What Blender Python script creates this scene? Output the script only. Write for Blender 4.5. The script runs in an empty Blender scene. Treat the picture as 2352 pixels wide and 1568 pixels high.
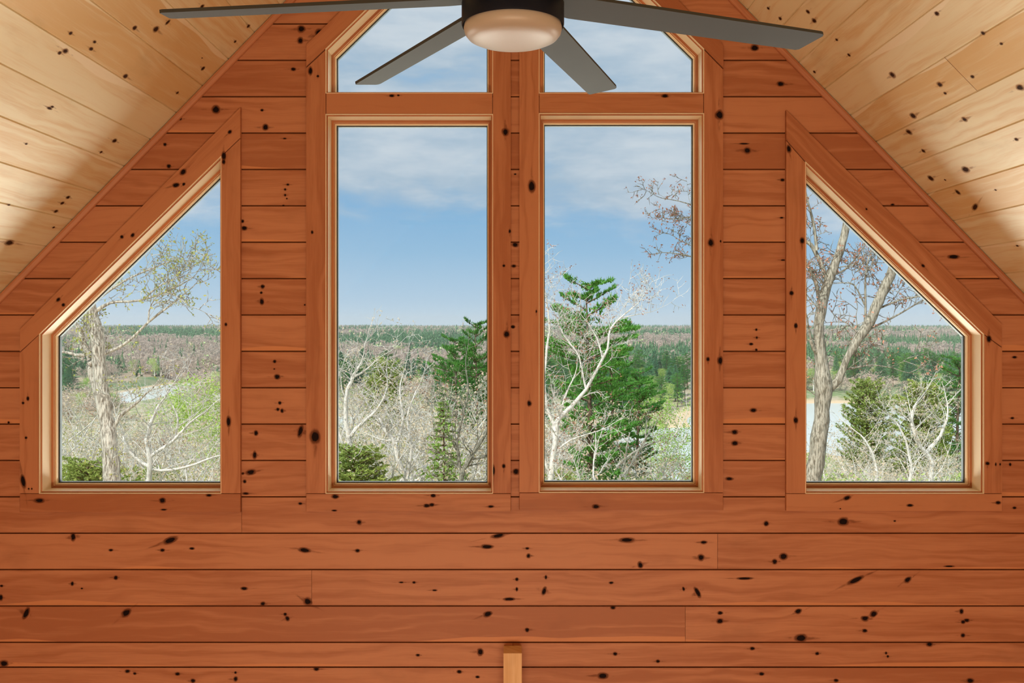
import bpy, math, random
from mathutils import Vector, Matrix, noise as mnoise
C = bpy.context.scene.collection
SC = bpy.context.scene
F = 2000.0; CX = 1176.0; CY = 740.0      # focal length and vanishing point, in photo pixels
EYE = 4.0                                # camera height above the room floor
DW = 4.2                                 # distance to the face of the window casings

# ------------------------------------------------------------------ camera, sky, sun, lights
cam = bpy.data.cameras.new('camera'); camo = bpy.data.objects.new('camera', cam); C.objects.link(camo)
camo.location = (0, 0, EYE); camo.rotation_euler = (math.pi/2, 0, 0)
cam.sensor_width = 36; cam.lens = 36*F/2352; cam.shift_y = -44/2352; cam.clip_end = 9000
SC.camera = camo
SC.view_settings.view_transform = 'Standard'; SC.view_settings.look = 'None'
SC.view_settings.exposure = 0.0; SC.view_settings.gamma = 1.0; SC.view_settings.use_curve_mapping = False

def lin(r, g, b): return tuple(((c/255)/12.92 if c/255 <= .04045 else ((c/255+.055)/1.055)**2.4) for c in (r, g, b)) + (1,)

class N:                                  # small node helper
    def __init__(s, tree): s.t = tree
    def n(s, typ, **kw):
        o = s.t.nodes.new(typ)
        for k, v in kw.items():
            if k.startswith('i_'):
                key = k[2:]; key = int(key) if key.isdigit() else key.replace('_', ' ')
                if isinstance(v, bpy.types.NodeSocket): s.t.links.new(v, o.inputs[key])
                else: o.inputs[key].default_value = v
            else: setattr(o, k, v)
        return o
    def math(s, op, a, b=0.0, c=None, clamp=False):
        o = s.t.nodes.new('ShaderNodeMath'); o.operation = op; o.use_clamp = clamp
        for i, v in enumerate((a, b) if c is None else (a, b, c)):
            if isinstance(v, bpy.types.NodeSocket): s.t.links.new(v, o.inputs[i])
            else: o.inputs[i].default_value = v
        return o.outputs[0]
    def ss(s, x, lo, hi):
        o = s.t.nodes.new('ShaderNodeMapRange'); o.interpolation_type = 'SMOOTHSTEP'
        s.t.links.new(x, o.inputs[0]); o.inputs[1].default_value = lo; o.inputs[2].default_value = hi
        return o.outputs[0]
    def mix(s, f, a, b, mode='MIX'):
        o = s.t.nodes.new('ShaderNodeMix'); o.data_type = 'RGBA'; o.blend_type = mode
        for i, v in ((0, f), (6, a), (7, b)):
            if isinstance(v, bpy.types.NodeSocket): s.t.links.new(v, o.inputs[i])
            else: o.inputs[i].default_value = v
        return o.outputs[2]
    def comb(s, x, y, z):
        o = s.t.nodes.new('ShaderNodeCombineXYZ')
        for i, v in enumerate((x, y, z)):
            if isinstance(v, bpy.types.NodeSocket): s.t.links.new(v, o.inputs[i])
            else: o.inputs[i].default_value = v
        return o.outputs[0]
    def sep(s, v):
        o = s.t.nodes.new('ShaderNodeSeparateXYZ'); s.t.links.new(v, o.inputs[0]); return o.outputs
    def noise(s, v, scale=1, detail=3, rough=.5, dist=0):
        o = s.t.nodes.new('ShaderNodeTexNoise'); s.t.links.new(v, o.inputs['Vector'])
        o.inputs['Scale'].default_value = scale; o.inputs['Detail'].default_value = detail
        o.inputs['Roughness'].default_value = rough; o.inputs['Distortion'].default_value = dist
        return o.outputs[0]

world = bpy.data.worlds.new('sky'); SC.world = world; world.use_nodes = True
wt = world.node_tree; wt.nodes.clear(); w = N(wt)
gen = w.n('ShaderNodeTexCoord').outputs['Generated']
x_, y_, z_ = w.sep(gen)
hor = w.math('SQRT', w.math('ADD', w.math('MULTIPLY', x_, x_), w.math('MULTIPLY', y_, y_)))
el = w.math('DIVIDE', z_, w.math('MAXIMUM', hor, .05)); az = w.math('ARCTAN2', x_, y_)
rp = w.n('ShaderNodeValToRGB'); wt.links.new(w.math('MULTIPLY', el, 2.5), rp.inputs[0])
cr = rp.color_ramp; cr.elements[0].position = 0.0; cr.elements[0].color = lin(204, 224, 240)
cr.elements[1].position = 1.0; cr.elements[1].color = lin(128, 176, 218)
for p, c in ((.06, (186, 212, 234)), (.2, (156, 196, 228)), (.34, (136, 184, 224))):
    e = cr.elements.new(p); e.color = lin(*c)
# two layers of cloud laid along elevation and azimuth
warp = w.noise(w.comb(w.math('MULTIPLY', az, 4), w.math('MULTIPLY', el, 9), 3.1), 1.0, 3, .55)
cv = w.comb(w.math('MULTIPLY', az, 4.2), w.math('ADD', w.math('MULTIPLY', el, 13), w.math('MULTIPLY', warp, 1.2)), 7.7)
n1 = w.noise(cv, 1.0, 7, .56)
n2 = w.noise(w.comb(w.math('MULTIPLY', az, 9), w.math('MULTIPLY', el, 34), 1.4), 1.0, 6, .6)
cover = w.ss(w.math('ADD', el, w.math('MULTIPLY', az, .02)), .06, .165)
dens = w.math('ADD', w.math('MULTIPLY', cover, .72), w.math('MULTIPLY', w.math('SUBTRACT', n1, .5), 1.35))
dens = w.math('ADD', dens, w.math('MULTIPLY', w.math('SUBTRACT', n2, .5), .45))
m1 = w.ss(dens, .18, .62)
shade = w.ss(w.math('ADD', w.math('MULTIPLY', n2, .45), w.math('MULTIPLY', n1, .55)), .38, .62)
ccol = w.mix(shade, lin(176, 196, 214), lin(214, 222, 230))
skyc = w.mix(w.math('MULTIPLY', m1, .88), rp.outputs[0], ccol)
bg = w.n('ShaderNodeBackground', i_Color=skyc, i_Strength=1.0)
wt.links.new(bg.outputs[0], w.n('ShaderNodeOutputWorld').inputs[0])

sl = bpy.data.lights.new('sun', 'SUN'); sl.energy = 4.9; sl.angle = math.radians(3); sl.color = (1, .97, .9)
so = bpy.data.objects.new('sun', sl); C.objects.link(so); so.location = (-20, -20, 40)
so.rotation_euler = (math.radians(44), 0, math.radians(-38))

def area(name, loc, target, sx, sy, power, color):
    l = bpy.data.lights.new(name, 'AREA'); l.shape = 'RECTANGLE'; l.size = sx; l.size_y = sy; l.energy = power; l.color = color
    o = bpy.data.objects.new(name, l); C.objects.link(o); o.location = loc
    o.rotation_euler = (Vector(target)-Vector(loc)).to_track_quat('-Z', 'Y').to_euler(); return o
# added unseen area light below the sills, standing in for daylight bounced upward
area('added_bounce_light', (0, 6.2, EYE-2.7), (0, 1.8, EYE+1.0), 9.0, 2.4, 1650, (1, .97, .88))
# unseen area light added outside above the gable to brighten sills and reveals
area('added_sill_light', (0, 8.6, EYE+5.4), (0, 4.2, EYE-.2), 9.0, 2.6, 2000, (.97, .98, 1))
# added warm fill light behind the camera; no lamp is built there
area('added_warm_fill', (0, -2.85, EYE-3.1), (0, 4.2, EYE-.6), 5.4, 1.5, 315, (1, .74, .50))

# ------------------------------------------------------------------ materials
def mat(name):
    m = bpy.data.materials.new(name); m.use_nodes = True; m.node_tree.nodes.clear(); n = N(m.node_tree)
    out = n.n('ShaderNodeOutputMaterial'); return m, n, out
def plain(name, color, rough=.6, var=.25, scale=6.0, col2=None, spec=.3, coords='Object', bump=0.0, bscale=30, metal=0.0):
    m, n, out = mat(name)
    tc = n.n('ShaderNodeTexCoord').outputs[coords]
    f = n.noise(tc, scale, 4, .6)
    a = color; b = col2 if col2 else tuple(c*(1-var) for c in color[:3])+(1,)
    col = n.mix(n.ss(f, .3, .7), a, b)
    p = n.n('ShaderNodeBsdfPrincipled', i_Base_Color=col, i_Roughness=rough, i_Metallic=metal)
    p.inputs['Specular IOR Level'].default_value = spec
    if bump:
        bn = n.n('ShaderNodeBump', i_Height=n.noise(tc, bscale, 4, .6), i_Strength=bump); bn.inputs['Distance'].default_value = .02
        m.node_tree.links.new(bn.outputs[0], p.inputs['Normal'])
    m.node_tree.links.new(p.outputs[0], out.inputs[0]); return m
def wood(name, light, dark, sap, rough=.42, sapamt=1.0, grain=1.0, pitch=.175):
    m, n, out = mat(name)
    uv = n.n('ShaderNodeUVMap').outputs[0]; u, v, _ = n.sep(uv)
    bid = n.n('ShaderNodeAttribute', attribute_name='bid').outputs['Fac']
    ub = n.math('ADD', u, n.math('MULTIPLY', bid, 31.7)); vb = n.math('ADD', v, n.math('MULTIPLY', bid, 17.3))
    wv = n.noise(n.comb(n.math('MULTIPLY', ub, 1.6), n.math('MULTIPLY', vb, 5), bid), 1, 3, .55)
    g1 = n.noise(n.comb(n.math('MULTIPLY', ub, 1.3), n.math('ADD', n.math('MULTIPLY', vb, 26), n.math('MULTIPLY', wv, 3.5)), bid), 1, 5, .55)
    g2 = n.noise(n.comb(n.math('MULTIPLY', ub, 5), n.math('MULTIPLY', vb, 190), bid), 1, 3, .6)
    rings = n.math('SINE', n.math('MULTIPLY', n.math('ADD', n.math('MULTIPLY', vb, 60), n.math('MULTIPLY', wv, 13)), 2.2))
    t = n.math('ADD', n.math('MULTIPLY', g1, .75), n.math('MULTIPLY', g2, .25*grain))
    t = n.math('ADD', t, n.math('MULTIPLY', rings, .035*grain))
    t = n.math('ADD', t, n.math('MULTIPLY', n.math('SUBTRACT', n.noise(n.comb(n.math('MULTIPLY', bid, 77.7), 3.3, 1.2), 1, 0), .5), .55))
    col = n.mix(n.ss(t, .32, .68), dark, light)
    # pale sapwood running along one edge of some boards
    sn = n.noise(n.comb(n.math('MULTIPLY', ub, .9), n.math('MULTIPLY', bid, 9.1), 4.4), 1, 2, .5)
    th = n.math('MULTIPLY', n.math('SUBTRACT', sn, .50), pitch*1.5*sapamt)
    sm = n.ss(n.math('SUBTRACT', n.math('ADD', th, n.math('MULTIPLY', n.math('SUBTRACT', wv, .5), .02)), v), -.001, .003)
    col = n.mix(n.math('MULTIPLY', sm, .8), col, sap)
    blot = n.noise(n.comb(n.math('MULTIPLY', ub, 2.2), n.math('MULTIPLY', vb, 4), 2.0), 1, 4, .6)
    col = n.mix(n.math('MULTIPLY', n.ss(blot, .55, .8), .35), col, tuple(c*.62 for c in dark[:3])+(1,))
    p = n.n('ShaderNodeBsdfPrincipled', i_Base_Color=col, i_Roughness=rough)
    p.inputs['Specular IOR Level'].default_value = .18
    bn = n.n('ShaderNodeBump', i_Height=t, i_Strength=.12); bn.inputs['Distance'].default_value = .003
    m.node_tree.links.new(bn.outputs[0], p.inputs['Normal'])
    m.node_tree.links.new(p.outputs[0], out.inputs[0]); return m
def knotmat(name, core, ring, halo):
    m, n, out = mat(name)
    uv = n.n('ShaderNodeUVMap').outputs[0]; u, v, _ = n.sep(uv)
    bid = n.n('ShaderNodeAttribute', attribute_name='bid').outputs['Fac']
    x = n.math('MULTIPLY', n.math('SUBTRACT', u, .5), 2); y = n.math('MULTIPLY', n.math('SUBTRACT', v, .5), 2)
    nz = n.noise(n.comb(n.math('MULTIPLY', x, 2.2), n.math('MULTIPLY', y, 2.2), n.math('MULTIPLY', bid, 50)), 1, 3, .6)
    # u spans 7 half lengths of the knot, v spans 3.5 half widths
    kx = n.math('MULTIPLY', x, 7); ky = n.math('MULTIPLY', y, 3.5)
    r = n.math('SQRT', n.math('ADD', n.math('MULTIPLY', kx, kx), n.math('MULTIPLY', ky, ky)))
    r2 = n.math('ADD', r, n.math('MULTIPLY', n.math('SUBTRACT', nz, .5), 1.1))
    corem = n.math('SUBTRACT', 1.0, n.ss(r2, .75, 1.15))
    ringm = n.math('SUBTRACT', 1.0, n.ss(r2, 1.0, 1.75))
    # streak along the grain
    ax = n.math('ABSOLUTE', kx)
    sw = n.math('MULTIPLY', n.math('MAXIMUM', n.math('SUBTRACT', 1.0, n.math('DIVIDE', ax, 6.5)), 0), n.math('MULTIPLY', nz, 1.5))
    sy = n.math('ADD', n.math('ABSOLUTE', ky), 0)
    st = n.math('SUBTRACT', 1.0, n.ss(n.math('DIVIDE', sy, n.math('ADD', sw, .02)), .3, 1.3))
    st = n.math('MULTIPLY', st, n.math('SUBTRACT', 1.0, n.ss(ax, 2.0, 6.3)))
    st = n.math('MULTIPLY', st, n.ss(nz, .4, .65))
    col = n.mix(ringm, halo, ring); col = n.mix(corem, col, core)
    al = n.math('MAXIMUM', n.math('MAXIMUM', corem, n.math('MULTIPLY', ringm, .6)), n.math('MULTIPLY', st, .38))
    p = n.n('ShaderNodeBsdfPrincipled', i_Base_Color=col, i_Roughness=.7, i_Alpha=al)
    p.inputs['Specular IOR Level'].default_value = .06
    m.node_tree.links.new(p.outputs[0], out.inputs[0]); return m

WALLW = wood('stained_pine_wall', (.52, .230, .118, 1), (.38, .143, .066, 1), (.62, .27, .12, 1), sapamt=.55)
TRIMW = wood('stained_pine_trim_and_shade', (.50, .216, .106, 1), (.38, .142, .064, 1), (.60, .24, .10, 1), sapamt=.25)  # stained casings; also paints shade on room-facing window frame faces
CEILW = wood('clear_pine_ceiling', (.79, .72, .49, 1), (.69, .50, .25, 1), (.85, .78, .58, 1), sapamt=.8, rough=.36)
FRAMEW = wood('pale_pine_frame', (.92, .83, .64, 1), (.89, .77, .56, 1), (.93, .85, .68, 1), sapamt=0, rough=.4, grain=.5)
POSTW = wood('raw_pine_post', (.80, .55, .30, 1), (.66, .38, .16, 1), (.86, .66, .40, 1), sapamt=.2)
KNOT = knotmat('dark_knot', (.012, .006, .006, 1), (.12, .030, .010, 1), (.16, .040, .012, 1))
KNOTC = knotmat('ceiling_knot', (.045, .020, .010, 1), (.26, .10, .035, 1), (.40, .18, .06, 1))
GASK = plain('dark_gasket', (.06, .07, .07, 1), .7)
GROOVE = plain('board_gap_shade', (.17, .055, .020, 1), .9, spec=.05)  # dark board joints, and groove shadow put into the colour
FLOORW = wood('oak_floor', (.42, .22, .09, 1), (.30, .14, .05, 1), (.45, .25, .1, 1))
BLADE = plain('weathered_grey_blade', (.044, .045, .036, 1), .65, .3, 1.0, bump=0.0)
HOUS = plain('matte_black_metal', (.006, .009, .018, 1), .5, .1, 20, spec=.18)
BOWL = plain('frosted_glass_bowl', (.46, .41, .33, 1), .4, .04, 3, spec=.5)
gl, gn, go = mat('window_glass')
lw = gn.n('ShaderNodeFresnel'); lw.inputs['IOR'].default_value = 1.35
mx = gn.n('ShaderNodeMixShader', i_0=lw.outputs[0], i_1=gn.n('ShaderNodeBsdfTransparent', i_Color=(.97, .985, .98, 1)).outputs[0],
          i_2=gn.n('ShaderNodeBsdfGlossy', i_Roughness=.02).outputs[0])
gl.node_tree.links.new(mx.outputs[0], go.inputs[0]); GLASS = gl

# ------------------------------------------------------------------ mesh helpers
RND = random.Random(5)
class MB:
    def __init__(s): s.v = []; s.f = []; s.uv = []; s.b = []; s.m = []
    def face(s, pts, uvs=None, bid=0.0, mi=0):
        i = len(s.v); s.v.extend([tuple(p) for p in pts]); s.f.append(tuple(range(i, i+len(pts))))
        s.uv.extend(uvs if uvs else [(0, 0)]*len(pts)); s.b.append(bid); s.m.append(mi)
    def tube(s, pts, rad, sides=6, mi=0, cap=True):
        n = len(pts); base = len(s.v)
        for i, p in enumerate(pts):
            p = Vector(p); d = Vector(pts[min(i+1, n-1)])-Vector(pts[max(i-1, 0)])
            if d.length < 1e-9: d = Vector((0, 0, 1))
            d.normalize(); a = d.cross(Vector((0.31, .94, .1))); 
            if a.length < .1: a = d.cross(Vector((1, 0, 0)))
            a.normalize(); b = d.cross(a)
            for k in range(sides):
                t = 2*math.pi*k/sides; s.v.append(tuple(p+(a*math.cos(t)+b*math.sin(t))*rad[i]))
        for i in range(n-1):
            for k in range(sides):
                k2 = (k+1) % sides
                s.f.append((base+i*sides+k, base+i*sides+k2, base+(i+1)*sides+k2, base+(i+1)*sides+k)); s.uv.extend([(0, 0)]*4); s.b.append(0); s.m.append(mi)
        if cap:
            for e in (0, n-1):
                s.f.append(tuple(base+e*sides+k for k in range(sides))); s.uv.extend([(0, 0)]*sides); s.b.append(0); s.m.append(mi)
    def box(s, x0, x1, y0, y1, z0, z1, bid=0.0, mi=0, along='x'):
        P = [(x0, y0, z0), (x1, y0, z0), (x1, y1, z0), (x0, y1, z0), (x0, y0, z1), (x1, y0, z1), (x1, y1, z1), (x0, y1, z1)]
        for q in ((0, 1, 5, 4), (1, 2, 6, 5), (2, 3, 7, 6), (3, 0, 4, 7), (4, 5, 6, 7), (3, 2, 1, 0)):
            pts = [P[k] for k in q]
            if along == 'x': uv = [(p[0]+p[1], p[2]-z0+p[1]-y0) for p in pts]
            elif along == 'z': uv = [(p[2], p[0]-x0+p[1]-y0) for p in pts]
            else: uv = [(p[1], p[0]-x0+p[2]-z0) for p in pts]
            s.face(pts, uv, bid, mi)
    def build(s, name, mats, parent=None, smooth=False, kind=None, loc=None):
        me = bpy.data.meshes.new(name)
        vs = s.v if loc is None else [(a-loc[0], b-loc[1], c-loc[2]) for a, b, c in s.v]
        me.from_pydata(vs, [], s.f)
        ul = me.uv_layers.new(name='UVMap'); ul.data.foreach_set('uv', [c for p in s.uv for c in p])
        at = me.attributes.new('bid', 'FLOAT', 'FACE'); at.data.foreach_set('value', s.b)
        me.polygons.foreach_set('material_index', s.m)
        if smooth: me.polygons.foreach_set('use_smooth', [True]*len(s.f))
        for m in (mats if isinstance(mats, (list, tuple)) else [mats]): me.materials.append(m)
        me.update()
        o = bpy.data.objects.new(name, me); C.objects.link(o)
        if parent: o.parent = parent
        if loc is not None: o.location = loc
        if kind: o['kind'] = kind
        return o
def tag(o, label=None, cat=None, group=None, kind=None):
    if label: o['label'] = label
    if cat: o['category'] = cat
    if group: o['group'] = group
    if kind: o['kind'] = kind
    return o
def empty(name, loc=(0, 0, 0)):
    o = bpy.data.objects.new(name, None); C.objects.link(o); o.location = loc; o.empty_display_size = .2; return o
def P(px, py, Y=DW): return Vector(((px-CX)*Y/F, Y, EYE-(py-CY)*Y/F))
def copy_tree(o, parent=None):
    c = o.copy(); C.objects.link(c); c.parent = parent
    for ch in KIDS.get(o.name, []): copy_tree(ch, c)
    return c
KIDS = {}

def knot_card(mb, cen, U, V, ru, rv, rot, mi):
    """a knot set in the face of a board: cen on the face, U along the board, V across it"""
    a = math.radians(rot); U2 = U*math.cos(a)+V*math.sin(a); V2 = -U*math.sin(a)+V*math.cos(a)
    hu = ru*7; hv = rv*3.5
    mb.face([cen-U2*hu-V2*hv, cen+U2*hu-V2*hv, cen+U2*hu+V2*hv, cen-U2*hu+V2*hv], [(0, 0), (1, 0), (1, 1), (0, 1)], RND.random(), mi)

# ------------------------------------------------------------------ the gable wall
YW = DW+.019                              # face of the wall boards
SL = 1.025                                # slope of the roof
APEX = EYE+1274*DW/F
OPEN = {                                  # inner edge of the casing, photo pixels on the casing plane
 'L':  [(90, 767), (508, 358), (508, 1133), (90, 1133)],
 'R':  [(1850, 371), (2260, 767), (2260, 1133), (1850, 1133)],
 'CL': [(748, 262), (1132, 262), (1132, 1133), (748, 1133)],
 'CR': [(1238, 260), (1617, 260), (1617, 1131), (1238, 1131)],
 'TL': [(748, 112), (1132, -264), (1132, 214), (748, 214)],
 'TR': [(1238, -260), (1617, 112), (1617, 214), (1238, 214)]}
def opoly(k): return [P(*p) for p in OPEN[k]]
def span(poly, z):
    xs = []
    for i in range(len(poly)):
        a, b = poly[i], poly[(i+1) % len(poly)]
        if abs(a.z-b.z) < 1e-9: continue
        t = (z-a.z)/(b.z-a.z)
        if -1e-6 <= t <= 1+1e-6: xs.append(a.x+t*(b.x-a.x))
    return (min(xs), max(xs)) if xs else None
polys = [opoly(k) for k in OPEN]
rows_px = [1532-0, 1475]+[1391.5-83.5*k for k in range(0, 27)]
def zr(py): return EYE-(py-CY)*YW/F
rows = sorted([zr(p) for p in rows_px]+[zr(1532+83.5*k) for k in range(1, 17)])
rows = [z for z in rows if z < APEX+.1]
rows = [0.0]+[z for z in rows if z > .03]
joints = {1141: [555], 1224.5: [1648], 1308: [716], 1391.5: [1574], 1475: [1178], 1532: [1180]}
def xlim(z): return min(3.42, (APEX+.03-z)/SL)
def row_joints(z0, z1):
    out = []
    for k, v in joints.items():
        if abs(zr(k)-z1) < .01: out += [(x-CX)*YW/F for x in v]
    return out
wb = MB(); g = .0035
for i in range(len(rows)):
    z0 = rows[i]; z1 = rows[i+1] if i+1 < len(rows) else APEX+.1
    deep = .016 if abs(z1-zr(1532)) < .01 else .0055
    prof = [(z0, .0055), (z0+.0026, .0055), (z0+.0044, 0), (z1-.0025, 0), (z1, deep)]
    lv = sorted(set([p[0] for p in prof]+[q.z for pl in polys for q in pl if z0 < q.z < z1]))
    def yo(z):
        for (a, ya), (b, yb) in zip(prof, prof[1:]):
            if a-1e-9 <= z <= b+1e-9: return ya+(yb-ya)*(z-a)/(b-a)
        return 0
    js = row_joints(z0, z1); seed = RND.random()
    for a, b in zip(lv, lv[1:]):
        if b-a < 1e-6: continue
        if xlim(b) <= 0 and xlim(a) <= 0: continue
        cuts = []
        mid = (a+b)/2
        for pl in polys:
            if min(q.z for q in pl) < mid < max(q.z for q in pl):
                sa, sb = span(pl, a+1e-7), span(pl, b-1e-7)
                if sa and sb: cuts.append((sa, sb))
        cuts.sort(key=lambda c: c[0][0])
        la, lb = max(xlim(a), 0), max(xlim(b), 0)
        iv = []; ca, cb = -la, -lb
        for sa, sb in cuts: iv.append((ca, cb, sa[0], sb[0])); ca, cb = sa[1], sb[1]
        iv.append((ca, cb, la, lb))
        for k, (l0, l1, r0, r1) in enumerate(iv):
            if r0-l0 < 1e-4 and r1-l1 < 1e-4: continue
            pieces = []; cl0, cl1 = l0, l1
            nb = 0
            for j in sorted(js):
                if max(l0, l1) < j-.01 and j+.01 < min(r0, r1):
                    pieces.append((cl0, cl1, j-.0008, j-.0008, seed+nb*.37, 0)); pieces.append((j-.0008, j-.0008, j+.0008, j+.0008, 0, 2))
                    cl0 = cl1 = j+.0008
                if j < max(r0, r1): nb += 1
            pieces.append((cl0, cl1, r0, r1, seed+nb*.37+.0, 0))
            for q0, q1, s0, s1, bd, mi in pieces:
                ex = .003 if mi == 2 else 0
                if (yo(a)+yo(b))/2 > .0027: mi = 2  # recessed groove faces get the painted shadow colour
                wb.face([(q0, YW+yo(a)+ex, a), (s0, YW+yo(a)+ex, a), (s1, YW+yo(b)+ex, b), (q1, YW+yo(b)+ex, b)],
                        [(q0, a-z0), (s0, a-z0), (s1, b-z0), (q1, b-z0)], (bd*1.618) % 1, mi)
                if True:
                    wb.face([(q1, YW+.17, b), (s1, YW+.17, b), (s0, YW+.17, a), (q0, YW+.17, a)], [(0, .05)]*4, .3, 0)
for pl in polys:                          # sides of the openings
    for i in range(len(pl)):
        a, b = pl[i], pl[(i+1) % len(pl)]
        wb.face([(a.x, YW, a.z), (b.x, YW, b.z), (b.x, YW+.17, b.z), (a.x, YW+.17, a.z)], [(0, .05)]*4, .3, 0)
WK = """692,67,9,8,0 690,93,7,7,0 733,76,9,10,20 674,159,6,4,0 496,251,9,9,0 414,273,4,4,0 379,332,4,4,0 388,382,5,5,0 602,253,4,3,0 610,292,7,7,0 654,318,5,2,0
661,424,4,3,0 655,435,3,3,0 655,448,3,3,0 659,456,2,2,0 651,472,3,2,0 557,508,4,4,0 561,524,7,5,0 603,658,5,5,0 600,672,3,3,0 601,692,5,8,0 631,830,4,4,0 630,847,2,2,0 637,865,7,6,0
643,925,4,4,0 638,940,4,4,0 648,943,4,5,0 588,994,5,6,0 585,1045,5,9,0 690,990,6,14,-15 576,1084,12,6,10 558,1087,3,3,0 562,1105,4,4,0 565,1133,8,3,0 690,1156,5,3,0
700,700,2,2,0 1733,110,9,8,0 1793,193,9,6,0 1716,346,9,8,0 1708,330,12,2,0 1797,413,6,4,0 1795,500,5,2,0 1798,597,6,2,0 1737,757,3,3,0 1738,775,3,3,0 1725,790,5,3,0 1737,803,3,3,0
1730,942,8,5,0 1687,992,8,6,0 1688,1017,8,6,0 1675,1099,9,4,0 1183,562,7,6,0 1180,611,6,4,0 1178,750,5,4,0 1185,1083,7,7,0 1183,400,3,2,0 2190,590,13,5,0 2320,1066,3,4,0 2330,1166,5,3,0
825,1199,6,6,0 1760,1202,6,6,0 1937,1197,12,9,0 2055,1196,3,2,0 168,1233,6,10,5 255,1263,5,3,0 390,1240,17,7,20 373,1263,6,4,0 441,1259,6,3,0 700,1263,14,6,-8 821,1264,6,4,0
1118,1255,14,5,0 1145,1230,16,5,12 1211,1259,5,3,0 1214,1276,5,5,0 1440,1240,18,6,0 1471,1297,6,8,15 1616,1245,8,4,0 1610,1280,8,8,0 1779,1289,6,6,0 1800,1277,9,8,0 2180,1300,12,2,0
166,1340,4,5,0 266,1326,5,5,0 188,1351,3,2,0 4,1345,4,3,0 2,1372,5,7,0 561,1351,8,4,0 604,1386,6,5,0 706,1381,10,9,-30 922,1337,6,2,0 951,1337,4,3,0 998,1355,6,2,0 1187,1330,4,4,0
1187,1353,3,5,0 1170,1375,14,4,0 1254,1325,3,5,0 1250,1357,5,10,-20 1404,1338,5,3,0 1570,1352,3,5,15 1602,1360,5,13,30 1710,1328,18,3,0 1965,1332,20,6,25 2085,1331,9,6,35
60,1408,6,14,-25 290,1407,12,8,40 655,1410,4,4,0 660,1420,5,6,20 1120,1410,10,6,20 1408,1395,6,4,0 1211,1446,5,5,0 1654,1407,6,4,0 1654,1426,8,6,0 1833,1404,8,6,20 1840,1465,14,9,0
1987,1420,9,6,0 2006,1409,9,7,30 1986,1448,6,4,0 2208,1403,5,6,0 2220,1424,7,4,0 2212,1428,5,4,0 2212,1459,5,5,0 9,1523,10,8,0 1103,1497,7,8,0 960,1504,5,3,0 1413,1501,5,4,0
1511,1518,5,4,0 1728,1489,6,4,0 1877,1500,5,4,0 2035,1499,3,3,0 2039,1507,3,3,0 2135,1479,8,6,0 293,1541,6,4,0 310,1546,4,3,0 408,1547,6,4,0 443,1563,6,5,0 541,1544,3,3,0 541,1559,5,6,0
727,1536,7,4,0 1055,1542,6,4,0 1097,1554,5,3,0 1384,1551,12,7,0 1749,1547,6,4,0 1920,1562,6,4,0 2228,1563,9,6,0 20,970,3,3,0 20,640,4,3,0 2330,820,6,3,0 2325,960,5,3,0 2050,470,5,3,0"""
for e in WK.split():
    px, py, rx, rz, rot = [float(t) for t in e.split(',')]
    c = P(px, py, YW); c.y = YW-.0006-RND.random()*.0004
    knot_card(wb, c, Vector((1, 0, 0)), Vector((0, 0, 1)), rx*YW/F*.76, rz*YW/F*.76, rot, 1)
wall = wb.build('wall_gable', [WALLW, KNOT, GROOVE], kind='structure')

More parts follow.
